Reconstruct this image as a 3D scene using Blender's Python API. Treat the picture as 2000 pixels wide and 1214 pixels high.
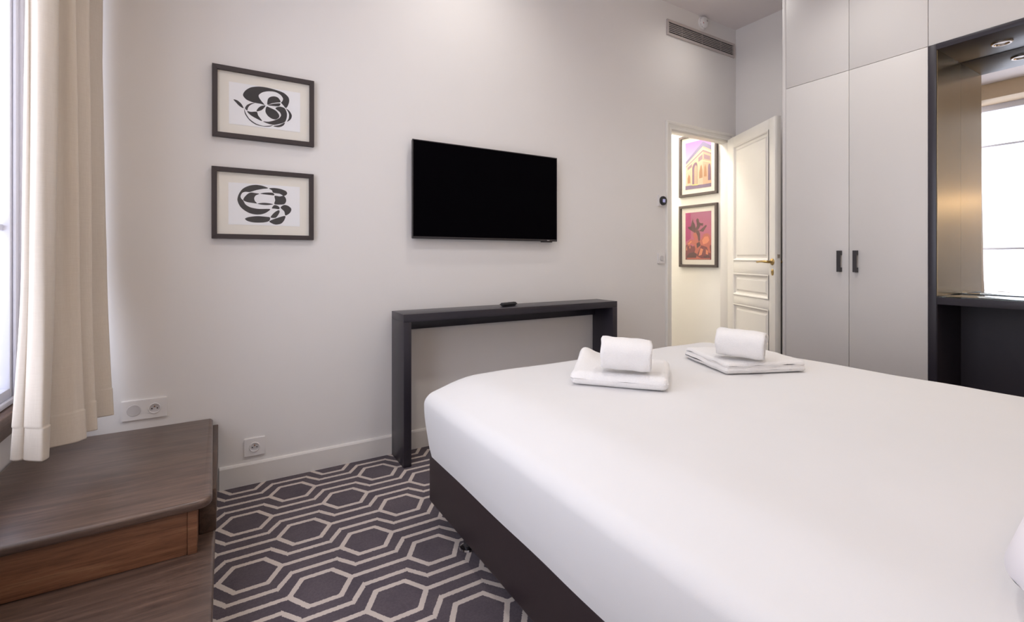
import bpy, bmesh, math, random
from mathutils import Vector, Matrix, noise
random.seed(4)
scene = bpy.context.scene
for o in list(bpy.data.objects):
    bpy.data.objects.remove(o, do_unlink=True)
COL = scene.collection

# ------------------------------------------------------------------ camera
cam_d = bpy.data.cameras.new('camera')
cam_d.sensor_width = 36.0
cam_d.lens = 930 / 2000 * 36.0
cam_d.shift_y = -104 / 2000
cam_d.clip_start = 0.02
cam = bpy.data.objects.new('camera', cam_d)
COL.objects.link(cam)
cam.location = (0, 0, 1.08)
cam.rotation_euler = (math.radians(90), 0, math.radians(-31.2))
scene.camera = cam

# ------------------------------------------------------------------ world, daylight, exposure
SKY_STRENGTH = 4.0
world = bpy.data.worlds.new('world')
scene.world = world
world.use_nodes = True
bg = world.node_tree.nodes['Background']
bg.inputs[0].default_value = (0.82, 0.858, 1.0, 1)
bg.inputs[1].default_value = SKY_STRENGTH
vs = scene.view_settings
vs.view_transform = 'Standard'
vs.look = 'None'
vs.gamma = 1.0
vs.use_curve_mapping = False
vs.exposure = 0.0
SPOT_WALL = 27.0      # ceiling downlights
SPOT_ROOM = 36.0
HALL_W = 58.0
SCONCE_W = 3.6

pl = bpy.data.lights.new('window_portal', 'AREA')      # guides sky sampling through the window, adds no light
pl.shape = 'RECTANGLE'; pl.size = 2.1; pl.size_y = 2.5
pl.cycles.is_portal = True
po = bpy.data.objects.new('window_portal', pl)
COL.objects.link(po)
po.location = (-0.80, 1.43, 1.74)
po.rotation_euler = (0, math.radians(-90), 0)

# ------------------------------------------------------------------ helpers
def lin(c):
    c /= 255.0
    return c / 12.92 if c <= 0.04045 else ((c + 0.055) / 1.055) ** 2.4
def S(r, g, b): return (lin(r), lin(g), lin(b), 1.0)

class NT:
    def __init__(s, name):
        s.m = bpy.data.materials.new(name); s.m.use_nodes = True
        s.t = s.m.node_tree; s.n = s.t.nodes; s.l = s.t.links
        s.p = s.n['Principled BSDF']; s.out = s.n['Material Output']
    def new(s, k, **kw):
        n = s.n.new(k)
        for a, b in kw.items(): setattr(n, a, b)
        return n
    def math(s, op, a, b=None, c=None, clamp=False):
        n = s.n.new('ShaderNodeMath'); n.operation = op; n.use_clamp = clamp
        for i, v in enumerate((a, b, c)):
            if v is None: continue
            if isinstance(v, (int, float)): n.inputs[i].default_value = v
            else: s.l.new(v, n.inputs[i])
        return n.outputs[0]
    def coord(s, scale=(1, 1, 1), kind='Object', rot=(0, 0, 0)):
        t = s.n.new('ShaderNodeTexCoord'); m = s.n.new('ShaderNodeMapping')
        m.inputs['Scale'].default_value = scale; m.inputs['Rotation'].default_value = rot
        s.l.new(t.outputs[kind], m.inputs[0]); return m.outputs[0]
    def pos(s, scale=(1, 1, 1)):
        t = s.n.new('ShaderNodeNewGeometry'); m = s.n.new('ShaderNodeMapping')
        m.inputs['Scale'].default_value = scale
        s.l.new(t.outputs['Position'], m.inputs[0]); return m.outputs[0]
    def noise(s, vec, sc, detail=3, rough=0.55, dist=0.0):
        n = s.n.new('ShaderNodeTexNoise'); n.inputs['Scale'].default_value = sc
        n.inputs['Detail'].default_value = detail; n.inputs['Roughness'].default_value = rough
        n.inputs['Distortion'].default_value = dist
        s.l.new(vec, n.inputs['Vector']); return n.outputs[0]
    def ramp(s, fac, stops):
        r = s.n.new('ShaderNodeValToRGB'); e = r.color_ramp.elements
        while len(e) < len(stops): e.new(0.5)
        for i, (p, c) in enumerate(stops): e[i].position = p; e[i].color = c
        s.l.new(fac, r.inputs[0]); return r.outputs[0]
    def mix(s, fac, a, b):
        n = s.n.new('ShaderNodeMix'); n.data_type = 'RGBA'
        for sock, v in ((n.inputs[0], fac), (n.inputs[6], a), (n.inputs[7], b)):
            if isinstance(v, (int, float, tuple)): sock.default_value = v
            else: s.l.new(v, sock)
        return n.outputs[2]
    def bump(s, h, strength=0.2, dist=0.002):
        b = s.n.new('ShaderNodeBump'); b.inputs['Strength'].default_value = strength
        b.inputs['Distance'].default_value = dist
        s.l.new(h, b.inputs['Height']); s.l.new(b.outputs[0], s.p.inputs['Normal'])
    def base(s, v):
        if isinstance(v, tuple): s.p.inputs['Base Color'].default_value = v
        else: s.l.new(v, s.p.inputs['Base Color'])

def simple(name, col, rough=0.5, metal=0.0, var=0.04, nscale=20, bump=0.0, spec=None):
    k = NT(name)
    v = k.coord()
    n = k.noise(v, nscale)
    dark = tuple(c * (1 - var) for c in col[:3]) + (1,)
    lite = tuple(min(1, c * (1 + var)) for c in col[:3]) + (1,)
    k.base(k.mix(n, dark, lite))
    k.p.inputs['Roughness'].default_value = rough
    k.p.inputs['Metallic'].default_value = metal
    if spec is not None: k.p.inputs['Specular IOR Level'].default_value = spec
    if bump: k.bump(k.noise(v, nscale * 6, 4), bump, 0.001)
    return k.m

M = {}
M['wall'] = simple('wall_paint', S(231, 227, 224), 0.85, var=0.012, nscale=6, bump=0.05)
M['ceil'] = simple('ceiling_paint', S(232, 224, 222), 0.9, var=0.01, nscale=5)
M['hall'] = simple('hall_paint', S(246, 243, 235), 0.85, var=0.012, nscale=6)
M['skirt'] = simple('skirting_paint', S(228, 223, 218), 0.5, var=0.02, nscale=10)
M['cream'] = simple('door_cream_paint', S(236, 232, 225), 0.38, var=0.015, nscale=12)
M['ward'] = simple('wardrobe_laminate', S(213, 209, 206), 0.42, var=0.012, nscale=4)
M['wardedge'] = simple('wardrobe_edge', S(200, 190, 186), 0.5)
M['dark'] = simple('charcoal_lacquer', S(44, 40, 48), 0.33, var=0.05, nscale=30)
M['darkniche'] = simple('niche_black_melamine', S(48, 42, 50), 0.5, var=0.06, nscale=60, bump=0.06)
M['black'] = simple('black_metal', S(52, 48, 50), 0.45, var=0.05)
M['frame'] = simple('picture_frame_wood', S(58, 48, 48), 0.5, var=0.08, nscale=25, bump=0.05)
M['hallframe'] = simple('hall_frame_wood', S(84, 74, 70), 0.55, var=0.08, nscale=25)
M['mat'] = simple('passepartout_card', S(240, 234, 223), 0.9, var=0.01)
M['paper'] = simple('drawing_paper', S(246, 245, 246), 0.9, var=0.01)
M['ink'] = simple('black_ink', S(36, 30, 30), 0.75, var=0.1, nscale=90)
M['plastic'] = simple('white_plastic', S(232, 228, 226), 0.4, var=0.01)
M['plasticgrey'] = simple('pale_grey_plastic', S(206, 202, 202), 0.5, var=0.01)
M['hole'] = simple('socket_hole', S(40, 24, 24), 0.7)
M['pin'] = simple('brass_pin', S(170, 120, 70), 0.3, 1.0)
M['brasshandle'] = simple('aged_brass', S(178, 152, 102), 0.28, 1.0)
M['chrome'] = simple('chrome', S(205, 205, 210), 0.15, 1.0)
M['steel'] = simple('brushed_nickel', S(190, 180, 172), 0.28, 1.0)
M['vent'] = simple('vent_grey_metal', S(188, 178, 174), 0.5, var=0.03)
M['ventdark'] = simple('vent_duct_dark', S(34, 30, 30), 0.9)
M['leather'] = simple('dark_brown_leatherette', S(42, 31, 34), 0.42, var=0.12, nscale=18, bump=0.12)
M['tvbezel'] = simple('tv_bezel', S(44, 40, 42), 0.35)
M['tvscreen'] = simple('tv_screen', S(4, 3, 6), 0.5, var=0.0, spec=0.02)
M['remote'] = simple('remote_plastic', S(34, 32, 34), 0.4)
M['button'] = simple('remote_button', S(90, 88, 90), 0.6)
M['red'] = simple('red_indicator', S(170, 60, 60), 0.5)
M['pvc'] = simple('white_window_frame', S(226, 228, 240), 0.35, var=0.01)
M['pelmet'] = simple('beige_pelmet_wood', S(206, 184, 154), 0.6, var=0.05)
M['lens'] = None

def emission(name, col, strength):
    k = NT(name)
    k.p.inputs['Base Color'].default_value = col
    k.p.inputs['Emission Color'].default_value = col
    k.p.inputs['Emission Strength'].default_value = strength
    return k.m
M['lens'] = emission('lamp_lens', (1.0, 0.88, 0.72, 1), 6.0)
M['screenlit'] = emission('thermostat_display', S(150, 150, 190), 0.5)
M['shade'] = emission('lamp_shade_glow', (1.0, 0.78, 0.5, 1), 5.0)

# carpet: lattice of hexagons joined by straight bars with a zigzag line between the rows
def carpet():
    k = NT('hexagon_carpet')
    g = k.new('ShaderNodeNewGeometry')
    v0 = g.outputs['Position']
    # slightly ragged pile edge
    nz = k.new('ShaderNodeTexNoise'); nz.inputs['Scale'].default_value = 260; nz.inputs['Detail'].default_value = 2
    k.l.new(v0, nz.inputs['Vector'])
    off = k.new('ShaderNodeVectorMath', operation='SUBTRACT'); k.l.new(nz.outputs['Color'], off.inputs[0]); off.inputs[1].default_value = (0.5, 0.5, 0.5)
    sc = k.new('ShaderNodeVectorMath', operation='SCALE'); k.l.new(off.outputs[0], sc.inputs[0]); sc.inputs['Scale'].default_value = 0.007
    ad = k.new('ShaderNodeVectorMath', operation='ADD'); k.l.new(v0, ad.inputs[0]); k.l.new(sc.outputs[0], ad.inputs[1])
    sep = k.new('ShaderNodeSeparateXYZ'); k.l.new(ad.outputs[0], sep.inputs[0])
    x, y = sep.outputs[0], sep.outputs[1]
    PX, PY, W = 0.393, 0.374, 0.0090
    m = k.math
    def fold(c, c0, p):   # distance to the nearest lattice point along one axis
        a = m('SUBTRACT', c, c0 - p / 2 - 20 * p)
        a = m('FLOORED_MODULO', a, p)
        return m('ABSOLUTE', m('SUBTRACT', a, p / 2))
    masks = []
    for (x0, y0, zig) in ((0.274, 1.662, True), (0.274 + PX / 2, 1.662 + PY / 2, False)):
        u, v = fold(x, x0, PX), fold(y, y0, PY)
        d1 = m('SUBTRACT', v, 0.074)
        d2 = m('MULTIPLY', m('ADD', m('MULTIPLY', m('SUBTRACT', u, 0.096), 0.074), m('MULTIPLY', v, 0.048)), 1 / 0.0882)
        d = m('MAXIMUM', d1, d2)
        masks.append(m('LESS_THAN', m('ABSOLUTE', d), W))
        masks.append(m('MULTIPLY', m('GREATER_THAN', u, 0.096), m('LESS_THAN', v, W)))
        if zig:
            r = m('DIVIDE', m('SUBTRACT', u, 0.074), 0.050, clamp=True)
            f = m('SUBTRACT', 0.126, m('MULTIPLY', r, 0.065))
            inr = m('MULTIPLY', m('GREATER_THAN', u, 0.074), m('LESS_THAN', u, 0.124))
            fac = m('SUBTRACT', 1.0, m('MULTIPLY', inr, 0.38))
            masks.append(m('LESS_THAN', m('MULTIPLY', m('ABSOLUTE', m('SUBTRACT', v, f)), fac), W))
    tot = masks[0]
    for q in masks[1:]: tot = m('MAXIMUM', tot, q)
    pile = k.noise(v0, 420, 3, 0.7)
    blot = k.noise(v0, 9, 3, 0.6)
    blot2 = k.noise(v0, 110, 4, 0.75)
    dk = k.mix(blot, S(80, 71, 80), S(118, 106, 110))
    dk = k.mix(m('MULTIPLY', m('GREATER_THAN', blot2, 0.5), 0.22), dk, S(60, 50, 58))
    dk = k.mix(m('MULTIPLY', pile, 0.55), dk, S(52, 44, 52))
    lt = k.mix(m('MULTIPLY', pile, 0.5), S(214, 200, 190), S(158, 144, 138))
    k.base(k.mix(tot, dk, lt))
    k.p.inputs['Roughness'].default_value = 1.0
    k.p.inputs['Specular IOR Level'].default_value = 0.05
    k.p.inputs['Sheen Weight'].default_value = 0.12
    k.bump(m('ADD', k.noise(v0, 500, 2, 0.8), m('MULTIPLY', tot, 0.3)), 0.5, 0.003)
    return k.m
M['carpet'] = carpet()

def wood(name, c1, c2, c3, rough=0.4, along='X'):
    k = NT(name)
    sc = (2.2, 26, 26) if along == 'X' else (26, 2.2, 26)
    v = k.pos(sc)
    n1 = k.noise(v, 1.6, 6, 0.62, 0.7)
    n2 = k.noise(k.pos((1, 1, 1)), 3.2, 4, 0.6, 0.5)
    fine = k.noise(k.pos((9, 260, 260) if along == 'X' else (260, 9, 260)), 1.0, 3, 0.7)
    col = k.ramp(n1, [(0.28, c1), (0.52, c2), (0.78, c3)])
    col = k.mix(k.math('MULTIPLY', n2, 0.45), col, c1)
    col = k.mix(k.math('MULTIPLY', k.math('GREATER_THAN', fine, 0.58), 0.35), col, tuple(c * 0.45 for c in c1[:3]) + (1,))
    k.base(col)
    k.l.new(k.math('ADD', k.math('MULTIPLY', n2, 0.25), rough - 0.1), k.p.inputs['Roughness'])
    k.bump(k.math('ADD', n1, fine), 0.12, 0.0012)
    return k.m
M['treadwood'] = wood('step_tread_oak', S(66, 50, 43), S(100, 79, 68), S(134, 108, 92), 0.36)
M['treadwood'].node_tree.nodes['Principled BSDF'].inputs['Coat Weight'].default_value = 0.35
M['treadwood'].node_tree.nodes['Principled BSDF'].inputs['Coat Roughness'].default_value = 0.28
M['riserwood'] = wood('step_riser_oak', S(108, 70, 48), S(144, 98, 70), S(168, 122, 90), 0.48)
M['sidewood'] = wood('step_side_oak', S(64, 48, 40), S(88, 68, 56), S(116, 90, 72), 0.45, 'Y')
M['sillwood'] = wood('sill_wood', S(78, 60, 52), S(110, 86, 74), S(134, 108, 94), 0.4, 'Y')

def linen(name, col, weave=900, wr=0.0, sheen=0.2, trans=0.0):
    k = NT(name)
    v = k.pos()
    n = k.noise(v, 7, 3)
    k.base(k.mix(n, tuple(c * 0.97 for c in col[:3]) + (1,), col))
    k.p.inputs['Roughness'].default_value = 0.92
    k.p.inputs['Specular IOR Level'].default_value = 0.15
    k.p.inputs['Sheen Weight'].default_value = sheen
    h = k.noise(v, weave, 2, 0.6)
    if wr: h = k.math('ADD', k.math('MULTIPLY', h, 0.15), k.math('MULTIPLY', k.noise(k.pos((1.0, 0.55, 1)), 3.5, 3, 0.5, 0.6), wr))
    k.bump(h, 0.25, 0.004)
    return k.m
M['duvet'] = linen('white_cotton_duvet', S(230, 228, 227), 700, 1.2)
M['pillow'] = linen('white_cotton_pillow', S(238, 232, 234), 700, 1.0)

def curtain_mat():
    k = NT('cream_curtain_fabric')
    v = k.coord((1, 1, 1))
    n = k.noise(k.pos((60, 60, 4)), 5, 4, 0.7)
    n2 = k.noise(k.pos((4, 4, 90)), 5, 3, 0.7)
    w = k.math('MULTIPLY', k.math('ADD', n, n2), 0.5)
    col = k.mix(w, S(212, 199, 184), S(236, 226, 213))
    k.base(col)
    k.p.inputs['Roughness'].default_value = 0.9
    k.p.inputs['Specular IOR Level'].default_value = 0.1
    k.p.inputs['Sheen Weight'].default_value = 0.2
    k.bump(w, 0.15, 0.002)
    tr = k.new('ShaderNodeBsdfTranslucent'); k.l.new(col, tr.inputs[0])
    mx = k.new('ShaderNodeMixShader'); mx.inputs[0].default_value = 0.18
    k.l.new(k.p.outputs[0], mx.inputs[1]); k.l.new(tr.outputs[0], mx.inputs[2]); k.l.new(mx.outputs[0], k.out.inputs[0])
    return k.m
M['curtain'] = curtain_mat()

def thin_glass(name, tint=(1, 1, 1, 1), ior=1.45, boost=1.0, rough=0.0):
    k = NT(name)
    tp = k.new('ShaderNodeBsdfTransparent'); tp.inputs[0].default_value = tint
    gl = k.new('ShaderNodeBsdfGlossy'); gl.inputs['Roughness'].default_value = rough
    lw = k.new('ShaderNodeLayerWeight'); lw.inputs[0].default_value = 0.5
    sch = k.math('ADD', 0.035, k.math('MULTIPLY', k.math('POWER', lw.outputs['Facing'], 5.0), 0.9))
    mx = k.new('ShaderNodeMixShader')
    k.l.new(k.math('MULTIPLY', sch, boost), mx.inputs[0])
    k.l.new(tp.outputs[0], mx.inputs[1]); k.l.new(gl.outputs[0], mx.inputs[2]); k.l.new(mx.outputs[0], k.out.inputs[0])
    return k.m
M['glass'] = thin_glass('window_glass')
M['picglass'] = thin_glass('picture_glass')
M['shelfglass'] = thin_glass('shelf_glass', (0.93, 0.975, 0.955, 1), 1.5)

k = NT('mirror_silver'); k.base((0.93, 0.93, 0.92, 1)); k.p.inputs['Metallic'].default_value = 1; k.p.inputs['Roughness'].default_value = 0.0
M['mirror'] = k.m
k = NT('brushed_bronze_panel')
nb = k.noise(k.pos((500, 500, 3)), 1.0, 3, 0.7)
k.base(k.mix(nb, S(150, 132, 100), S(174, 154, 118)))
k.p.inputs['Metallic'].default_value = 1; k.p.inputs['Roughness'].default_value = 0.27
k.p.inputs['Anisotropic'].default_value = 0.5
M['bronze'] = k.m

def terry(name, col):
    k = NT(name)
    v = k.pos()
    a = k.noise(v, 240, 3, 0.75); b = k.noise(v, 45, 3, 0.6)
    k.base(k.mix(a, tuple(c * 0.9 for c in col[:3]) + (1,), col))
    k.p.inputs['Roughness'].default_value = 1.0
    k.p.inputs['Specular IOR Level'].default_value = 0.05
    k.p.inputs['Sheen Weight'].default_value = 0.4
    k.bump(k.math('ADD', a, k.math('MULTIPLY', b, 0.9)), 0.55, 0.005)
    return k.m
M['towel'] = terry('white_terry', S(253, 250, 248))

# ------------------------------------------------------------------ mesh builders
def thing(name, label=None, cat=None, loc=(0, 0, 0), group=None, kind=None):
    o = bpy.data.objects.new(name, None); COL.objects.link(o)
    o.location = loc; o.empty_display_size = 0.1
    tag(o, label, cat, group, kind); return o
def tag(o, label=None, cat=None, group=None, kind=None):
    if label: o['label'] = label
    if cat: o['category'] = cat
    if group: o['group'] = group
    if kind: o['kind'] = kind
    return o
def wloc(o):
    v = Vector((0, 0, 0))
    while o is not None: v += o.location; o = o.parent
    return v
def finish(name, bm, mat, parent=None, smooth=False, angle=None):
    """one mesh object; geometry arrives in world metres, origin moved to the middle of its base"""
    lo = Vector((min(v.co[i] for v in bm.verts) for i in range(3)))
    hi = Vector((max(v.co[i] for v in bm.verts) for i in range(3)))
    org = Vector(((lo.x + hi.x) / 2, (lo.y + hi.y) / 2, lo.z))
    for v in bm.verts: v.co -= org
    me = bpy.data.meshes.new(name); bm.to_mesh(me); bm.free()
    for p in me.polygons: p.use_smooth = smooth or angle is not None
    if angle is not None: me.set_sharp_from_angle(angle=math.radians(angle))
    mats = mat if isinstance(mat, (list, tuple)) else [mat]
    for q in mats: me.materials.append(q)
    o = bpy.data.objects.new(name, me); COL.objects.link(o)
    if parent is not None:
        o.parent = parent; o.location = org - wloc(parent)
    else: o.location = org
    return o
def bm_box(bm, x, y, z, mtx=None, mi=0):
    vs_ = [bm.verts.new((a, b, c)) for a in x for b in y for c in z]
    f = [(0, 1, 3, 2), (4, 6, 7, 5), (0, 4, 5, 1), (2, 3, 7, 6), (0, 2, 6, 4), (1, 5, 7, 3)]
    fs = []
    for q in f:
        fc = bm.faces.new([vs_[i] for i in q]); fc.material_index = mi; fs.append(fc)
    if mtx is not None:
        for v in vs_: v.co = mtx @ v.co
    return vs_
def box(name, x, y, z, mat, parent=None, bev=0.0015, seg=2, mtx=None):
    bm = bmesh.new(); bm_box(bm, sorted(x), sorted(y), sorted(z))
    if bev:
        bmesh.ops.bevel(bm, geom=bm.edges[:], offset=bev, segments=seg, affect='EDGES', profile=0.5)
    if mtx is not None: bm.transform(mtx)
    bmesh.ops.recalc_face_normals(bm, faces=bm.faces[:])
    return finish(name, bm, mat, parent, angle=35 if bev else None)
def boxes(name, lst, mat, parent=None, mtx=None):
    bm = bmesh.new()
    for b in lst: bm_box(bm, *b)
    if mtx is not None: bm.transform(mtx)
    bmesh.ops.recalc_face_normals(bm, faces=bm.faces[:])
    return finish(name, bm, mat, parent)
def lathe(name, prof, mat, parent=None, mtx=None, n=40, closed=False):
    """prof: list of (radius, height) about local Z"""
    bm = bmesh.new(); rings = []
    for r, h in prof:
        rings.append([bm.verts.new((r * math.cos(2 * math.pi * i / n), r * math.sin(2 * math.pi * i / n), h)) for i in range(n)])
    for a, b in zip(rings, rings[1:]):
        for i in range(n): bm.faces.new((a[i], a[(i + 1) % n], b[(i + 1) % n], b[i]))
    if closed:
        for i in range(n): bm.faces.new((rings[-1][i], rings[-1][(i + 1) % n], rings[0][(i + 1) % n], rings[0][i]))
    for r_, rev in () if closed else ((rings[0], True), (rings[-1], False)):
        bm.faces.new(list(reversed(r_)) if rev else r_)
    bmesh.ops.remove_doubles(bm, verts=bm.verts[:], dist=1e-6)
    if mtx is not None: bm.transform(mtx)
    bmesh.ops.recalc_face_normals(bm, faces=bm.faces[:])
    return finish(name, bm, mat, parent, angle=40)
def tube(name, pts, rad, mat, parent=None, n=14, mtx=None):
    bm = bmesh.new(); rings = []
    pts = [Vector(p) for p in pts]
    rads = rad if isinstance(rad, (list, tuple)) else [rad] * len(pts)
    for i, p in enumerate(pts):
        t = (pts[min(i + 1, len(pts) - 1)] - pts[max(i - 1, 0)]).normalized()
        up = Vector((0, 0, 1)) if abs(t.z) < 0.9 else Vector((1, 0, 0))
        a = t.cross(up).normalized(); b = a.cross(t)
        rings.append([bm.verts.new(p + (a * math.cos(q) + b * math.sin(q)) * rads[i]) for q in (2 * math.pi * j / n for j in range(n))])
    for a, b in zip(rings, rings[1:]):
        for i in range(n): bm.faces.new((a[i], a[(i + 1) % n], b[(i + 1) % n], b[i]))
    bm.faces.new(rings[0]); bm.faces.new(rings[-1])
    if mtx is not None: bm.transform(mtx)
    bmesh.ops.recalc_face_normals(bm, faces=bm.faces[:])
    return finish(name, bm, mat, parent, angle=50)
def smooth_loop(pts, n=5):
    out = []; L = len(pts)
    for i in range(L):
        p0, p1, p2, p3 = (Vector(pts[(i + j - 1) % L]) for j in range(4))
        for s in range(n):
            t = s / n
            a = (p1 * 2 + (p2 - p0) * t + (2 * p0 - 5 * p1 + 4 * p2 - p3) * t * t + (3 * p1 - p0 - 3 * p2 + p3) * t ** 3) * 0.5
            out.append(a * 0.85 + (p1 + (p2 - p1) * t) * 0.15)
    return out
def prism(bm, pts, mtx, h):
    """flat outline (x, y) extruded by h along local z"""
    lo = [bm.verts.new(mtx @ Vector((p[0], p[1], 0))) for p in pts]
    hi = [bm.verts.new(mtx @ Vector((p[0], p[1], h))) for p in pts]
    bm.faces.new(hi); bm.faces.new(list(reversed(lo)))
    L = len(pts)
    for i in range(L): bm.faces.new((lo[i], lo[(i + 1) % L], hi[(i + 1) % L], hi[i]))

WY = 2.60      # face of the wall with the television
CEIL = 3.11
XL, XR = -0.665, 3.91
YB = -0.42
# ------------------------------------------------------------------ the room shell
def structure(o): return tag(o, kind='structure')
structure(boxes('floor', [((-0.95, 4.1), (YB - 0.2, 4.6), (-0.1, 0))], M['carpet']))
structure(boxes('ceiling', [((-0.95, 4.1), (YB - 0.2, 4.6), (CEIL, CEIL + 0.12))], M['ceil']))
OX0, OX1, OZ = 3.055, 3.795, 2.105
WT, HX = 0.07, 3.80      # wall thickness at the door, face of the hallway wall      # door opening
structure(boxes('wall_front', [((XL - 0.25, OX0), (WY, WY + WT), (0, CEIL)), ((OX0, OX1), (WY, WY + WT), (OZ, CEIL)), ((OX1, XR), (WY, WY + WT), (0, CEIL))], M['wall']))
WY0, WY1, WZ0, WZ1 = 0.40, 2.535, 0.545, 2.93
structure(boxes('wall_left', [((XL - 0.25, XL), (YB, WY0), (0, CEIL)), ((XL - 0.25, XL), (WY1, WY), (0, CEIL)),
                              ((XL - 0.25, XL), (WY0, WY1), (0, WZ0)), ((XL - 0.25, XL), (WY0, WY1), (WZ1, CEIL))], M['wall']))
structure(boxes('wall_right', [((XR, XR + 0.12), (YB, WY + WT), (0, CEIL))], M['wall']))
structure(boxes('wall_back', [((XL - 0.25, XR + 0.12), (YB - 0.12, YB), (0, CEIL))], M['wall']))
structure(boxes('wall_hall_right', [((HX, XR + 0.12), (WY + WT, 4.5), (0, CEIL))], M['hall']))
structure(boxes('wall_hall_left', [((2.55, 2.65), (WY + WT, 4.5), (0, CEIL))], M['hall']))
structure(boxes('wall_hall_end', [((2.55, XR + 0.12), (4.5, 4.6), (0, CEIL))], M['hall']))

def skirting(name, x0, x1):
    bm = bmesh.new()
    pr = [(0, 0), (0.014, 0), (0.014, 0.094), (0.010, 0.102), (0, 0.104)]
    a = [bm.verts.new((x0, WY - p[0], p[1])) for p in pr]; b = [bm.verts.new((x1, WY - p[0], p[1])) for p in pr]
    for i in range(len(pr)): bm.faces.new((a[i], a[(i + 1) % 5], b[(i + 1) % 5], b[i]))
    bm.faces.new(a); bm.faces.new(b)
    bmesh.ops.recalc_face_normals(bm, faces=bm.faces[:])
    return structure(finish(name, bm, M['skirt']))
skirting('baseboard_front', -0.018, 2.995)

# door casing (architrave on the room side plus the jamb lining)
cas = thing('trim_1', loc=(3.42, WY, 0), kind='structure')
def casing_piece(name, pts0, pts1):
    bm = bmesh.new(); L = len(pts0)
    a = [bm.verts.new(p) for p in pts0]; b = [bm.verts.new(p) for p in pts1]
    for i in range(L): bm.faces.new((a[i], a[(i + 1) % L], b[(i + 1) % L], b[i]))
    bm.faces.new(a); bm.faces.new(b)
    bmesh.ops.recalc_face_normals(bm, faces=bm.faces[:])
    return finish(name, bm, M['cream'], cas, angle=30)
# profile across the moulding: (distance outward from opening, projection from wall)
CP = [(0, 0), (0, 0.012), (0.008, 0.014), (0.012, 0.011), (0.036, 0.013), (0.042, 0.020), (0.056, 0.022), (0.062, 0.016), (0.062, 0)]
casing_piece('architrave_left', [(OX0 - d, WY - h, 0) for d, h in CP], [(OX0 - d, WY - h, OZ + d) for d, h in CP])
casing_piece('architrave_right', [(OX1 + d, WY - h, 0) for d, h in CP], [(OX1 + d, WY - h, OZ + d) for d, h in CP])
casing_piece('architrave_head', [(OX0 - d, WY - h, OZ + d) for d, h in CP], [(OX1 + d, WY - h, OZ + d) for d, h in CP])
JX0, JX1, JZ = OX0 + 0.012, OX1 - 0.005, OZ - 0.012
box('jamb_lining', (OX0 - 0.0005, JX0), (WY - 0.002, WY + WT + 0.001), (0, OZ), M['cream'], cas, 0.001)
box('jamb_lining', (JX1, OX1 + 0.0005), (WY - 0.002, WY + WT + 0.001), (0, OZ), M['cream'], cas, 0.001)
box('head_lining', (JX0, JX1), (WY - 0.002, WY + WT + 0.001), (JZ, OZ + 0.0005), M['cream'], cas, 0.001)

# window
win = thing('window_1', loc=(XL - 0.14, 1.46, WZ0), kind='structure')
fx = (XL - 0.075, XL - 0.008)
JW = 0.075
box('window_jamb', fx, (WY1 - JW, WY1), (WZ0, WZ1), M['pvc'], win, 0.004)
box('window_jamb', fx, (WY0, WY0 + JW), (WZ0, WZ1), M['pvc'], win, 0.004)
box('window_rail', fx, (WY0 + JW, WY1 - JW), (WZ0, WZ0 + 0.055), M['pvc'], win, 0.004)
box('window_rail', fx, (WY0 + JW, WY1 - JW), (WZ1 - 0.07, WZ1), M['pvc'], win, 0.004)
box('window_mullion', fx, (1.42, 1.50), (WZ0 + 0.055, WZ1 - 0.07), M['pvc'], win, 0.004)
for z in (1.19, 2.44):
    for ya, yb in ((WY0 + JW, 1.42), (1.50, WY1 - JW)):
        box('glazing_bar', (XL - 0.050, XL - 0.026), (ya, yb), (z - 0.012, z + 0.012), M['pvc'], win, 0.003)
for ya, yb in ((WY0 + JW, 1.42), (1.50, WY1 - JW)):
    for za, zb in ((WZ0 + 0.055, 1.178), (1.202, 2.428), (2.452, WZ1 - 0.07)):
        boxes('pane', [((XL - 0.040, XL - 0.036), (ya, yb), (za, zb))], M['glass'], win)
# stepped mouldings of the sash beside the curtain
for xa, xb, ya, yb in ((XL - 0.0075, XL + 0.004, WY1 - 0.060, WY1 - 0.030), (XL - 0.0075, XL + 0.013, WY1 - 0.0295, WY1 - 0.001)):
    box('sash_moulding', (xa, xb), (ya, yb), (WZ0 + 0.002, WZ1 - 0.002), M['pvc'], win, 0.004, 3)
box('sash_moulding', (XL - 0.0075, XL + 0.006), (WY0 + JW, WY1 - 0.061), (WZ0 + 0.001, WZ0 + 0.022), M['pvc'], win, 0.004, 3)
box('window_sill', (XL - 0.075, XL + 0.038), (WY0 - 0.03, WY1 + 0.055), (WZ0 - 0.034, WZ0 - 0.0005), M['sillwood'], win, 0.005, 3)
box('sill_apron', (XL + 0.001, XL + 0.020), (WY0, WY1 + 0.045), (WZ0 - 0.092, WZ0 - 0.0345), M['sillwood'], win, 0.004)
pel = box('trim_2', (XL + 0.001, XL + 0.32), (0.1, WY - 0.002), (2.93, CEIL - 0.001), M['pelmet'], None, 0.004)
structure(pel)

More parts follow.
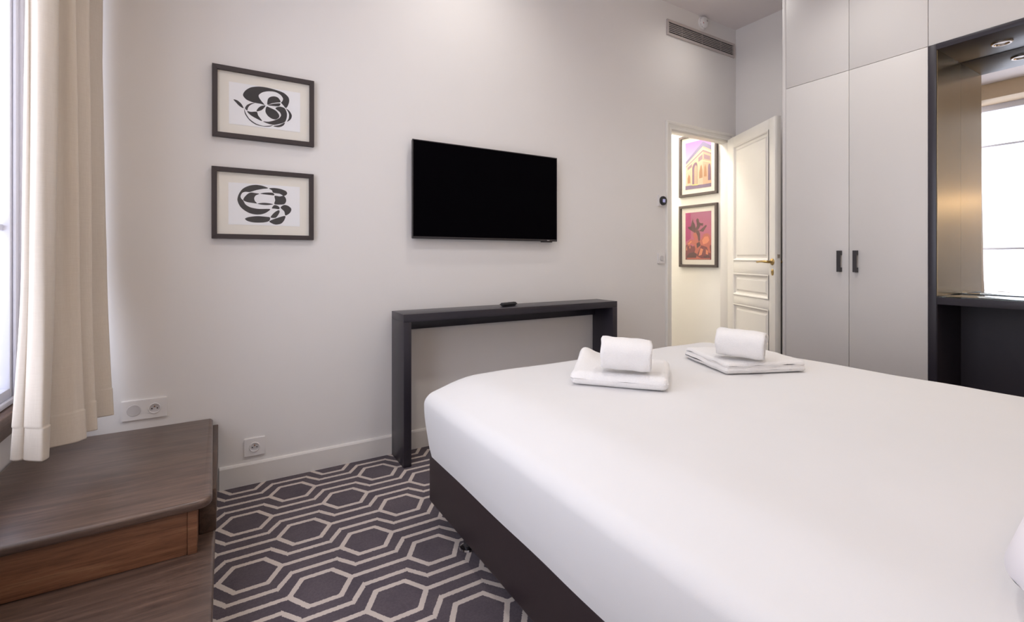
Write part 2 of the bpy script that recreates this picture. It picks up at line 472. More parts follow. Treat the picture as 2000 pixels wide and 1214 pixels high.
# ------------------------------------------------------------------ wooden window steps
st = thing('window_step', 'dark oak two-tread step platform below the window curtain', 'step', (-0.34, 2.0, 0))
def slab(name, pts, z0, z1, mat, parent, nose=0.012):
    bm = bmesh.new(); prism(bm, pts, Matrix.Translation((0, 0, z0)), z1 - z0)
    bmesh.ops.recalc_face_normals(bm, faces=bm.faces[:])
    es = [e for e in bm.edges if abs(e.verts[0].co.z - e.verts[1].co.z) < 1e-6]
    bmesh.ops.bevel(bm, geom=es, offset=nose, segments=4, affect='EDGES', profile=0.5)
    return finish(name, bm, mat, parent, angle=30)
def arc(cx, cy, r, a0, a1, n=8):
    return [(cx + r * math.cos(math.radians(a0 + (a1 - a0) * i / n)), cy + r * math.sin(math.radians(a0 + (a1 - a0) * i / n))) for i in range(n + 1)]
up = [(XL + 0.003, WY - 0.003), (XL + 0.003, 1.716)] + [(-0.50, 1.716), (-0.28, 1.722)] + arc(-0.072, 1.772, 0.042, -90, 0) + [(-0.035, 2.1), (-0.042, 2.56)] + arc(-0.058, 2.581, 0.016, 0, 90, 4)
slab('upper_tread', up, 0.312, 0.342, M['treadwood'], st, 0.011)
box('upper_riser', (XL + 0.003, -0.095), (1.762, 1.784), (0.171, 0.3115), M['riserwood'], st, 0.002)
box('riser_end_post', (-0.0945, -0.070), (1.758, 1.788), (0.171, 0.3115), M['riserwood'], st, 0.002)
box('side_panel', (-0.0695, -0.021), (1.87, WY - 0.016), (0.171, 0.3115), M['sidewood'], st, 0.003)
box('inner_panel', (-0.094, -0.0705), (1.789, WY - 0.016), (0.171, 0.3115), M['riserwood'], st, 0.002)
slab('lower_tread', [(XL + 0.003, WY - 0.016), (XL + 0.003, 1.18), (-0.05, 1.18)] + arc(-0.05, 1.206, 0.026, -90, 0, 5) + [(-0.0235, WY - 0.016)], 0.140, 0.170, M['treadwood'], st, 0.010)
box('lower_riser', (XL + 0.003, -0.05), (1.215, 1.237), (0.0, 0.1395), M['riserwood'], st, 0.002)
box('lower_side', (-0.052, -0.030), (1.24, WY - 0.016), (0.0, 0.1395), M['sidewood'], st, 0.002)

# ------------------------------------------------------------------ curtain
def catmull(pts, n):
    out = []; L = len(pts)
    for i in range(L - 1):
        p0, p1, p2, p3 = (Vector(pts[max(0, min(L - 1, i + j - 1))]) for j in range(4))
        for s in range(n):
            t = s / n
            out.append((p1 * 2 + (p2 - p0) * t + (2 * p0 - 5 * p1 + 4 * p2 - p3) * t * t + (3 * p1 - p0 - 3 * p2 + p3) * t ** 3) * 0.5)
    out.append(Vector(pts[-1])); return out
top_ = [(-.522, 2.07), (-.511, 1.988), (-.500, 1.978), (-.494, 1.982), (-.480, 1.968), (-.455, 1.965), (-.443, 1.990), (-.496, 2.025), (-.512, 2.070), (-.462, 2.098), (-.434, 2.108), (-.432, 2.135), (-.506, 2.180), (-.498, 2.228), (-.434, 2.262), (-.430, 2.295), (-.505, 2.360), (-.498, 2.415), (-.428, 2.470), (-.425, 2.510), (-.460, 2.560)]
mid_ = [(-.524, 2.07), (-.514, 1.988), (-.504, 1.972), (-.497, 1.974), (-.486, 1.956), (-.456, 1.957), (-.445, 1.975), (-.500, 2.018), (-.515, 2.068), (-.462, 2.090), (-.428, 2.100), (-.424, 2.130), (-.506, 2.185), (-.496, 2.232), (-.424, 2.262), (-.418, 2.295), (-.504, 2.360), (-.492, 2.420), (-.412, 2.475), (-.406, 2.510), (-.450, 2.560)]
bot_ = [(-.560, 2.06), (-.545, 2.00), (-.528, 1.972), (-.512, 1.966), (-.490, 1.945), (-.464, 1.930), (-.452, 1.958), (-.500, 2.005), (-.505, 2.042), (-.440, 2.060), (-.405, 2.070), (-.398, 2.100), (-.465, 2.140), (-.452, 2.160), (-.392, 2.170), (-.384, 2.200), (-.468, 2.285), (-.455, 2.325), (-.376, 2.350), (-.372, 2.385), (-.420, 2.480)]
N = 8
ct, cm, cb = catmull(top_, N), catmull(mid_, N), catmull(bot_, N)
ZT, ZM, ZB, ZH = 2.935, 1.10, 0.478, 0.575
zs = [ZB, ZB + 0.004] + [ZB + 0.02 + (ZH - 0.004 - ZB - 0.02) * i / 5 for i in range(6)] + [ZH - 0.002, ZH, ZH + 0.006] + [0.60 + (ZT - 0.60) * i / 44 for i in range(45)]
bm = bmesh.new(); rows = []
for z in zs:
    row = []
    for i in range(len(ct)):
        if z > ZM:
            t = min(1.0, (z - ZM) / (1.86 - ZM)); p = cm[i].lerp(ct[i], t)
        else:
            t = (ZM - z) / (ZM - ZB); t = t * t * (1.6 - 0.6 * t); p = cm[i].lerp(cb[i], t)
        q = p.copy()
        if z <= ZH - 0.002: q.x += 0.0022
        q.x += 0.004 * math.sin(z * 2.3 + i * 0.35); q.y += 0.004 * math.sin(z * 1.7 + i * 0.23 + 1)
        row.append(bm.verts.new((q.x, q.y, z)))
    rows.append(row)
for a, b in zip(rows, rows[1:]):
    for j in range(len(a) - 1): bm.faces.new((a[j], a[j + 1], b[j + 1], b[j]))
bmesh.ops.recalc_face_normals(bm, faces=bm.faces[:])
cu = finish('curtain', bm, M['curtain'], None, smooth=True)
md = cu.modifiers.new('thickness', 'SOLIDIFY'); md.thickness = 0.003; md.offset = 0
tag(cu, 'heavy cream pleated curtain drawn back beside the window', 'curtain')

# ------------------------------------------------------------------ framed drawings on the wall
ART1 = [[(-947,440),(-848,667),(-614,863),(-276,964),(102,976),(487,929),(806,849),(1004,687),(1051,496),(986,247),(896,122),(771,251),(682,355),(735,423),(771,567),(664,725),(452,825),(172,821),(-105,725),(-269,580),(-283,462),(-173,288),(-36,125),(-208,147),(-446,153),(-580,172),(-814,255)],[(102,412),(206,547),(381,609),(557,569),(664,383),(487,322),(276,247),(85,157)],[(102,133),(346,239),(646,309),(593,163),(346,134)],[(434,39),(628,149),(842,105),(932,-78),(950,-234),(914,-437),(842,-586),(628,-696),(381,-783),(137,-768),(-105,-687),(137,-663),(381,-564),(593,-426),(682,-275),(628,-126)],[(50,54),(206,21),(452,-76),(593,-250),(593,-387),(452,-507),(276,-494),(102,-384),(-2,-187)],[(-2,104),(-208,31),(-344,-126),(-371,-246),(-173,-156),(-53,-21)],[(-1334,165),(-1177,147),(-1013,12),(-921,-181),(-1079,-113),(-1243,49)],[(-864,-172),(-781,-6),(-614,105),(-446,145),(-614,40),(-731,-112),(-771,-264)],[(-758,-288),(-614,-304),(-371,-265),(-310,-429),(-139,-673),(-378,-593),(-614,-476),(-758,-345)],[(-897,-197),(-831,-395),(-681,-639),(-412,-829),(-105,-900),(172,-852),(329,-806),(206,-886),(-70,-926),(-412,-882),(-681,-707),(-864,-438)],[(896,106),(1058,1),(1167,-200),(1113,-407),(950,-543),(1022,-381),(1040,-180),(986,-30)],[(346,-843),(593,-760),(849,-605),(789,-752),(628,-854),(452,-871)]]
ART2 = [[(-1157,174),(-1092,462),(-927,720),(-661,881),(-375,942),(-85,911),(140,820),(-119,761),(-392,683),(-644,577),(-828,575),(-960,509),(-1026,353),(-993,241),(-920,163),(-811,-32),(-594,-154),(-256,-204),(226,-187),(53,-370),(-153,-458),(-392,-481),(-661,-424),(-894,-284),(-1059,-103)],[(-911,178),(-861,326),(-728,487),(-594,561),(-426,547),(-239,521),(-392,434),(-459,295),(-426,163),(-341,53),(-560,70),(-761,96)],[(-205,531),(18,597),(331,611),(401,495),(122,500)],[(174,814),(401,851),(684,821),(916,740),(977,625),(916,530),(809,495),(648,583),(366,614),(296,734)],[(419,469),(648,457),(826,496),(927,345),(916,186),(809,73),(419,58),(443,255)],[(-317,46),(-50,101),(226,86),(349,46),(88,0),(-153,6)],[(296,-144),(401,18),(560,-12),(641,-106),(595,-175),(436,-156)],[(684,-92),(826,43),(1006,21),(1151,-98),(1158,-217),(1078,-360),(898,-467),(844,-272)],[(244,-587),(401,-353),(595,-218),(641,-302),(560,-483),(454,-605)],[(-844,-699),(-661,-608),(-324,-554),(18,-566),(219,-596),(174,-773),(-85,-853),(-459,-867),(-728,-809)],[(192,-780),(436,-645),(880,-488),(844,-707),(702,-878),(472,-933),(296,-877)]]
def frame_bars(w, h, bar, depth, mat, parent, mtx, z0=0.0):
    """four mitred mouldings; local x right, y up, z out of the wall"""
    o = [(-w/2, -h/2), (w/2, -h/2), (w/2, h/2), (-w/2, h/2)]
    i_ = [(-w/2+bar, -h/2+bar), (w/2-bar, -h/2+bar), (w/2-bar, h/2-bar), (-w/2+bar, h/2-bar)]
    for s in range(4):
        t = (s + 1) % 4
        bm = bmesh.new()
        q = [o[s], o[t], i_[t], i_[s]]
        prism(bm, q, mtx @ Matrix.Translation((0, 0, z0)), depth)
        bmesh.ops.recalc_face_normals(bm, faces=bm.faces[:])
        bmesh.ops.bevel(bm, geom=bm.edges[:], offset=0.0008, segments=1, affect='EDGES')
        finish('frame_bar', bm, mat, parent)
FRONT = Matrix(((1, 0, 0, 0), (0, 0, -1, 0), (0, 1, 0, 0), (0, 0, 0, 1)))   # local z -> -Y (out of the front wall)
def wallmat(x, z): return Matrix.Translation((x, WY, z)) @ FRONT
def drawing(x, z, art, label):
    t = thing('framed_drawing', label, 'picture', (x, WY, z - 0.166), 'black-framed ink drawings')
    m = wallmat(x, z)
    frame_bars(0.437, 0.332, 0.0215, 0.024, M['frame'], t, m, 0.001)
    boxes('mat_board', [((-0.205, 0.205), (-0.150, 0.150), (0.002, 0.010))], M['mat'], t, m)
    sh = boxes('paper_sheet', [((-0.152, 0.155), (-0.099, 0.098), (0.0102, 0.0112))], M['paper'], t, m)
    for r in art:
        bm = bmesh.new()
        prism(bm, [(p.x * 1e-4, p.y * 1e-4) for p in smooth_loop(r, 5)], m @ Matrix.Translation((0, 0, 0.0112)), 0.0003)
        bmesh.ops.recalc_face_normals(bm, faces=bm.faces[:])
        finish('ink_shape', bm, M['ink'], sh)
    boxes('glass', [((-0.200, 0.200), (-0.1465, 0.1465), (0.0165, 0.0180))], M['picglass'], t, m)
drawing(0.173, 1.806, ART1, 'upper black-framed drawing of looping black and white ovals with a leaf tail')
drawing(0.171, 1.335, ART2, 'lower black-framed drawing of overlapping black and white ellipses below the other one')

# ------------------------------------------------------------------ television
tv = thing('television', 'flat black television hung on the white wall above the console', 'television', (1.396, WY, 1.185))
TX0, TX1, TZ0, TZ1, TY = 0.899, 1.896, 1.187, 1.742, 2.552
box('tv_housing', (TX0 + 0.002, TX1 - 0.002), (TY + 0.004, TY + 0.026), (TZ0 + 0.002, TZ1 - 0.002), M['tvbezel'], tv, 0.002)
for nm, x, z in (('bezel', (TX0, TX1), (TZ0, TZ0 + 0.013)), ('bezel', (TX0, TX1), (TZ1 - 0.005, TZ1)), ('bezel', (TX0, TX0 + 0.005), (TZ0 + 0.013, TZ1 - 0.005)), ('bezel', (TX1 - 0.005, TX1), (TZ0 + 0.013, TZ1 - 0.005))):
    box(nm, x, (TY, TY + 0.012), z, M['tvbezel'], tv, 0.001)
boxes('screen', [((TX0 + 0.005, TX1 - 0.005), (TY + 0.0022, TY + 0.0038), (TZ0 + 0.013, TZ1 - 0.005))], M['tvscreen'], tv)
box('maker_badge', (1.815, 1.834), (TY - 0.0005, TY + 0.0005), (TZ0 + 0.0045, TZ0 + 0.0075), M['plasticgrey'], tv, 0)
box('sensor_foot', (1.775, 1.860), (TY + 0.003, TY + 0.020), (TZ0 - 0.006, TZ0 - 0.0002), M['tvbezel'], tv, 0.002)
box('wall_bracket', (1.20, 1.60), (TY + 0.0265, WY - 0.0005), (1.30, 1.62), M['black'], tv, 0.002)

# ------------------------------------------------------------------ console table and remote
cn = thing('console_table', 'narrow charcoal console table standing under the television', 'table', (1.53, 2.475, 0))
CX0, CX1, CY0, CY1, CH = 0.790, 2.268, 2.376, 2.580, 0.788
box('tabletop', (CX0, CX1), (CY0, CY1), (CH - 0.041, CH), M['dark'], cn, 0.0015)
box('leg', (CX0, CX0 + 0.041), (CY0, CY1), (0, CH - 0.0412), M['dark'], cn, 0.0015)
box('leg', (CX1 - 0.041, CX1), (CY0, CY1), (0, CH - 0.0412), M['dark'], cn, 0.0015)
box('apron', (CX0 + 0.0415, CX1 - 0.0415), (CY1 - 0.024, CY1), (0.682, CH - 0.0412), M['dark'], cn, 0.001)
rm = thing('remote_control', 'small black remote control lying on the console table', 'remote control', (1.475, 2.47, CH))
rmat = Matrix.Translation((1.475, 2.475, CH + 0.0005)) @ Matrix.Rotation(math.radians(14), 4, 'Z')
def rounded(w, h, r, n=5):
    return arc(w/2-r, h/2-r, r, 0, 90, n) + arc(-w/2+r, h/2-r, r, 90, 180, n) + arc(-w/2+r, -h/2+r, r, 180, 270, n) + arc(w/2-r, -h/2+r, r, 270, 360, n)
bm = bmesh.new(); prism(bm, rounded(0.128, 0.044, 0.019), rmat @ Matrix.Translation((0, 0, 0.004)), 0.017)
bmesh.ops.recalc_face_normals(bm, faces=bm.faces[:])
bmesh.ops.bevel(bm, geom=[e for e in bm.edges if abs(e.verts[0].co.z - e.verts[1].co.z) < 1e-6], offset=0.006, segments=3, affect='EDGES')
finish('remote_body', bm, M['remote'], rm, angle=50)
boxes('remote_foot', [((-0.045, 0.045), (-0.012, 0.012), (0, 0.0038))], M['remote'], rm, rmat)
lathe('button_ring', [(0.011, 0.0212), (0.011, 0.0226), (0.007, 0.0230)], M['button'], rm, rmat @ Matrix.Translation((0.01, 0, 0)), 20)
for i, bx_ in enumerate((-0.045, -0.033, -0.021, 0.034, 0.046)):
    for by_ in (-0.009, 0.003):
        boxes('button', [((bx_, bx_ + 0.007), (by_, by_ + 0.006), (0.0211, 0.0222))], M['button'], rm, rmat)

# ------------------------------------------------------------------ sockets, switch, thermostat
def plate(name, x, z, w, h, label, cat, dep=0.009):
    t = thing(name, label, cat, (x, WY, z - h / 2))
    m = wallmat(x, z)
    bm = bmesh.new(); prism(bm, rounded(w, h, 0.004, 3), m, dep)
    bmesh.ops.recalc_face_normals(bm, faces=bm.faces[:])
    bmesh.ops.bevel(bm, geom=[e for e in bm.edges if all(v.co.y < WY - dep * 0.9 for v in e.verts)], offset=0.002, segments=2, affect='EDGES')
    finish('cover_plate', bm, M['plastic'], t, angle=40)
    return t, m @ Matrix.Translation((0, 0, dep))
def french_socket(t, m):
    w = lathe('socket_well', [(0.0001, 0.0001), (0.0175, 0.0001), (0.0205, 0.0012), (0.0222, 0.0020), (0.0230, 0.0008), (0.0230, 0.0)], M['plasticgrey'], t, m)
    lathe('rim', [(0.0185, 0.0010), (0.0185, 0.0030), (0.0215, 0.0034), (0.0225, 0.0022), (0.0225, 0.0010)], M['plastic'], w, m, closed=True)
    for hx in (-0.0095, 0.0095):
        lathe('hole', [(0.0001, 0.0012), (0.0026, 0.0012), (0.0026, 0.0004)], M['hole'], w, m @ Matrix.Translation((hx, -0.001, 0)), 14)
    lathe('earth_pin', [(0.0001, 0.009), (0.0014, 0.009), (0.0024, 0.0075), (0.0024, 0.0004)], M['pin'], w, m @ Matrix.Translation((0, 0.0088, 0)), 14)
t, m = plate('wall_socket', -0.294, 0.423, 0.160, 0.086, 'white double wall plate with one socket and one blank disc', 'socket')
french_socket(t, m @ Matrix.Translation((0.036, 0, 0)))
lathe('blank_disc', [(0.0001, 0.0016), (0.0235, 0.0016), (0.0245, 0.0006), (0.0245, 0.0)], M['plasticgrey'], t, m @ Matrix.Translation((-0.036, 0, 0)))
t, m = plate('wall_socket', 0.127, 0.174, 0.090, 0.086, 'single white wall socket just above the skirting board', 'socket')
french_socket(t, m)
t, m = plate('light_switch', 2.945, 1.076, 0.082, 0.082, 'white light switch on the wall left of the door', 'switch')
bm = bmesh.new(); prism(bm, rounded(0.034, 0.040, 0.012, 5), m, 0.004); bmesh.ops.recalc_face_normals(bm, faces=bm.faces[:])
finish('rocker', bm, M['plasticgrey'], t, angle=40)
t, m = plate('thermostat', 2.946, 1.527, 0.080, 0.086, 'round black thermostat on a white plate beside the door', 'thermostat', 0.012)
lathe('dial', [(0.036, 0.0), (0.036, 0.009), (0.033, 0.014), (0.028, 0.0155), (0.0001, 0.0155)], M['remote'], t, m @ Matrix.Translation((0.006, 0, 0)))
boxes('display', [((-0.010, 0.018), (-0.014, 0.012), (0.0156, 0.0162))], M['screenlit'], t, m)

# ------------------------------------------------------------------ air vent and smoke detector
vt = thing('air_vent', 'grey slatted air vent grille high on the wall above the door', 'vent', (3.44, WY, 2.85))
vm = wallmat(3.443, 2.912)
boxes('duct_backing', [((-0.415, 0.415), (-0.045, 0.045), (0.0005, 0.0015))], M['ventdark'], vt, vm)
frame_bars(0.872, 0.124, 0.019, 0.012, M['vent'], vt, vm, 0.0005)
slat_me = None
for i in range(5):
    z = -0.0287 + i * 0.01435
    mm = vm @ Matrix.Translation((0, z, 0.006))
    boxes('slat', [((-0.4165, 0.4165), (-0.0022, 0.0022), (-0.0035, 0.0045))], M['vent'], vt, mm)
for xx in (-0.25, 0.0, 0.25):
    boxes('divider', [((xx - 0.002, xx + 0.002), (-0.0425, 0.0425), (0.0016, 0.0035))], M['vent'], vt, vm)
sd = thing('smoke_detector', 'round white smoke detector high on the wall above the vent', 'smoke detector', (3.45, WY, 3.0))
sm = wallmat(3.447, 3.052)
lathe('detector_base', [(0.0001, 0.0), (0.052, 0.0), (0.052, 0.010), (0.050, 0.014), (0.0001, 0.014)], M['plastic'], sd, sm)
lathe('detector_cap', [(0.047, 0.0142), (0.047, 0.024), (0.042, 0.032), (0.030, 0.037), (0.0001, 0.038)], M['plastic'], sd, sm)
lathe('test_button', [(0.009, 0.034), (0.009, 0.0395), (0.0001, 0.040)], M['vent'], sd, sm @ Matrix.Translation((0.016, 0.010, 0)), 18)
lathe('indicator', [(0.006, 0.030), (0.006, 0.0365), (0.0001, 0.037)], M['red'], sd, sm @ Matrix.Translation((-0.026, -0.016, 0)), 14)
for i in range(12):
    a = i * math.pi / 6
    boxes('vent_slot', [((0.044, 0.0475), (-0.005, 0.005), (0.016, 0.022))], M['plasticgrey'], sd, sm @ Matrix.Rotation(a, 4, 'Z'))

# ------------------------------------------------------------------ open panelled door
DA, DB = Vector((3.772, 2.588)), Vector((3.414, 1.962))
du = (DB - DA).normalized(); dn = Vector((du.y, -du.x))      # visible face looks along dn
DM = Matrix(((du.x, dn.x, 0, DA.x), (du.y, dn.y, 0, DA.y), (0, 0, 1, 0), (0, 0, 0, 1)))
door = thing('door_1', loc=(DA.x, DA.y, 0.01), kind='structure')
DW, DT, DH = 0.722, 0.042, 2.108
def dbox(name, u, z, n=(-DT, 0), bev=0.002, mat=None, parent=None):
    return box(name, u, n, z, mat or M['cream'], parent or door, bev, 2, DM)
u0, u1 = 0.107, 0.640
PAN = [(1.055, 2.028), (0.768, 0.952), (0.16, 0.694)]
dbox('stile', (0, u0), (0.012, DH)); dbox('stile', (u1, DW), (0.012, DH))
for za, zb in ((PAN[0][1], DH), (PAN[1][1], PAN[0][0]), (PAN[2][1], PAN[1][0]), (0.012, PAN[2][0])):
    dbox('rail', (u0, u1), (za, zb))
for za, zb in PAN:
    for side in (0, 1):
        # raised panel: bevelled field inside a moulded surround, on both faces
        def P3(u, z, n): return DM @ Vector((u, n if side == 0 else -DT - n, z))
        def ringmesh(name, rings, parent):
            bm = bmesh.new(); R_ = []
            for ins, n in rings:
                R_.append([bm.verts.new(P3(a, b, n)) for a, b in ((u0 + ins, za + ins), (u1 - ins, za + ins), (u1 - ins, zb - ins), (u0 + ins, zb - ins))])
            for a, b in zip(R_, R_[1:]):
                for i in range(4): bm.faces.new((a[i], a[(i + 1) % 4], b[(i + 1) % 4], b[i]))
            bm.faces.new(R_[-1])
            bmesh.ops.recalc_face_normals(bm, faces=bm.faces[:])
            if bm.faces[-1].normal.dot(Vector((dn.x, dn.y, 0)) * (1 if side == 0 else -1)) < 0:
                bmesh.ops.reverse_faces(bm, faces=bm.faces[:])
            return finish(name, bm, M['cream'], parent)
        ringmesh('panel', [(-0.001, 0.004), (0.006, 0.006), (0.014, 0.001), (0.018, -0.010), (0.026, -0.013), (0.036, -0.013), (0.050, -0.004), (0.050, -0.004)], door)
def dm(u, z, n=0.0): return DM @ Matrix.Translation((u, n, z)) @ Matrix(((1, 0, 0, 0), (0, 0, 1, 0), (0, 1, 0, 0), (0, 0, 0, 1)))
hd = lathe('door_handle', [(0.0001, 0.0), (0.024, 0.0), (0.025, 0.003), (0.022, 0.008), (0.013, 0.011), (0.010, 0.014), (0.010, 0.042), (0.0001, 0.042)], M['brasshandle'], door, dm(0.690, 1.050), 28)
tube('lever', [DM @ Vector(p) for p in ((0.696, 0.043, 1.050), (0.675, 0.046, 1.051), (0.640, 0.048, 1.053), (0.600, 0.047, 1.051), (0.565, 0.045, 1.049), (0.553, 0.044, 1.049))], [0.007, 0.010, 0.008, 0.0065, 0.008, 0.005], M['brasshandle'], hd)
ky = lathe('keyhole_plate', [(0.0001, 0.0), (0.016, 0.0), (0.016, 0.003), (0.012, 0.005), (0.0001, 0.005)], M['brasshandle'], door, dm(0.690, 0.974) @ Matrix.Diagonal((1, 1.5, 1, 1)), 24)
boxes('keyhole', [((-0.0025, 0.0025), (-0.009, 0.009), (0.0051, 0.0056))], M['hole'], ky, dm(0.690, 0.974))
dbox('lock_plate', (DW - 0.0005, DW + 0.0012), (0.90, 1.12), (-0.034, -0.010), 0.0, M['cream'])
dbox('latch', (DW + 0.0013, DW + 0.009), (1.078, 1.104), (-0.030, -0.013), 0.001, M['steel'])
h2 = lathe('door_handle', [(0.0001, 0.0), (0.024, 0.0), (0.025, 0.003), (0.022, 0.008), (0.010, 0.014), (0.010, 0.040), (0.0001, 0.040)], M['brasshandle'], door, dm(0.690, 1.050, -DT) @ Matrix.Diagonal((1, 1, -1, 1)), 28)
tube('lever', [DM @ Vector(p) for p in ((0.696, -0.085, 1.050), (0.640, -0.090, 1.053), (0.553, -0.086, 1.049))], [0.008, 0.008, 0.006], M['brasshandle'], h2)
for z in (0.25, 1.05, 1.88):
    tube('hinge', [DM @ Vector((-0.006, -0.018, z)), DM @ Vector((-0.006, -0.018, z + 0.09))], 0.006, M['steel'], door, 12)

# ------------------------------------------------------------------ framed prints in the hallway
SIDE = Matrix(((0, 0, -1, 0), (-1, 0, 0, 0), (0, 1, 0, 0), (0, 0, 0, 1)))   # local x -> -Y, y -> Z, z -> -X
def flat(name, col, rough=0.6): return simple(name, col, rough, var=0.10, nscale=60)
def grad(name, c0, c1, z0, z1):
    k = NT(name); g = k.new('ShaderNodeNewGeometry'); s = k.new('ShaderNodeSeparateXYZ'); k.l.new(g.outputs['Position'], s.inputs[0])
    k.base(k.ramp(k.math('DIVIDE', k.math('SUBTRACT', s.outputs[2], z0), z1 - z0, clamp=True), [(0, c0), (1, c1)])); k.p.inputs['Roughness'].default_value = 0.6; return k.m
def hall_print(y, z, label, sky, layers):
    t = thing('framed_print', label, 'picture', (HX, y, z - 0.29), 'framed prints in the hallway')
    m = Matrix.Translation((HX, y, z)) @ SIDE @ Matrix.Diagonal((0.972, 0.972, 1, 1))
    frame_bars(0.428, 0.600, 0.024, 0.026, M['hallframe'], t, m, 0.001)
    boxes('mat_board', [((-0.196, 0.196), (-0.282, 0.282), (0.002, 0.010))], M['mat'], t, m)
    w, h = 0.290, 0.458
    sh = boxes('printed_sheet', [((-w/2, w/2), (-h/2, h/2), (0.0102, 0.0110))], sky, t, m)
    for i, (mat, polys) in enumerate(layers):
        for p in polys:
            bm = bmesh.new()
            prism(bm, [(-w/2 + a * w, h/2 - b * h) for a, b in p], m @ Matrix.Translation((0, 0, 0.0110 + 0.0002 * i)), 0.0002)
            bmesh.ops.recalc_face_normals(bm, faces=bm.faces[:])
            finish('printed_shape', bm, mat, sh)
    boxes('glass', [((-0.191, 0.191), (-0.277, 0.277), (0.0165, 0.0180))], M['picglass'], t, m)
def left_face(u, v):      # u 0..1 along the long face (left to corner), v 0..1 from attic top to ground
    x = 0.02 + 0.67 * u; t = 0.40 - 0.36 * u; b_ = 0.915 + 0.020 * u
    return (x, t + (b_ - t) * v)
def right_face(u, v):     # u 0..1 from the corner to the right edge
    x = 0.69 + 0.31 * u; t = 0.04 + 0.125 * u; b_ = 0.935 - 0.005 * u
    return (x, t + (b_ - t) * v)
def quad(f, u0, u1, v0, v1): return [f(u0, v0), f(u1, v0), f(u1, v1), f(u0, v1)]
def archway(f, u0, u1, vs_, vb, n=10):
    r = (u1 - u0) / 2; c_ = (u0 + u1) / 2
    return [f(u0, vb)] + [f(c_ - r * math.cos(math.pi * i / n), vs_ - 0.13 * math.sin(math.pi * i / n)) for i in range(n + 1)] + [f(u1, vb)]
arch_layers = [
    (flat('print_stone', S(222, 188, 160)), [quad(left_face, 0, 1, 0, 1)]),
    (flat('print_stone_side', S(206, 164, 132)), [quad(right_face, 0, 1, 0, 1)]),
    (flat('print_attic', S(124, 114, 150)), [quad(left_face, 0, 1, 0, 0.11), quad(right_face, 0, 1, 0, 0.11)]),
    (flat('print_cornice', S(242, 212, 170)), [quad(left_face, 0, 1, 0.15, 0.19), quad(right_face, 0, 1, 0.15, 0.19), quad(left_face, 0, 0.42, 0.44, 0.46), quad(left_face, 0.86, 1, 0.44, 0.46), quad(right_face, 0, 1, 0.44, 0.46)]),
    (flat('print_frieze', S(150, 116, 126)), [quad(left_face, 0, 1, 0.20, 0.235), quad(right_face, 0, 1, 0.20, 0.235), quad(left_face, 0.10, 0.36, 0.30, 0.40), quad(left_face, 0.74, 0.97, 0.29, 0.40), quad(right_face, 0.12, 0.88, 0.29, 0.40)]),
    (flat('print_arch_rim', S(240, 206, 150)), [archway(left_face, 0.34, 0.72, 0.46, 1.0)]),
    (flat('print_arch_shade', S(126, 92, 116)), [archway(left_face, 0.375, 0.685, 0.47, 1.0), archway(right_face, 0.62, 0.95, 0.62, 0.92)]),
    (flat('print_arch_light', S(204, 160, 130)), [archway(left_face, 0.50, 0.66, 0.56, 1.0)]),
    (flat('print_sculpture', S(166, 116, 72)), [[left_face(0.10, .92), left_face(0.10, .72), left_face(0.18, .58), left_face(0.26, .70), left_face(0.27, .92)], [left_face(0.79, .84), left_face(0.80, .68), left_face(0.86, .55), left_face(0.92, .52), left_face(0.97, .66), left_face(0.98, .84)], [right_face(0.14, .82), right_face(0.18, .60), right_face(0.30, .52), right_face(0.42, .62), right_face(0.46, .82)]]),
    (flat('print_road', S(120, 98, 128)), [[(0, .915), (.69, .935), (1, .930), (1, 1), (0, 1)]]),
    (flat('print_lamps', S(252, 220, 120)), [[(.26, .905), (.50, .915), (.50, .935), (.26, .925)], [(.03, .900), (.07, .900), (.07, .918), (.03, .918)]]),
]
hall_print(2.903, 1.951, 'upper hallway print of a pale stone arch under a violet sky', grad('print_violet_sky', S(244, 190, 214), S(170, 104, 190), 1.93, 2.17), arch_layers)
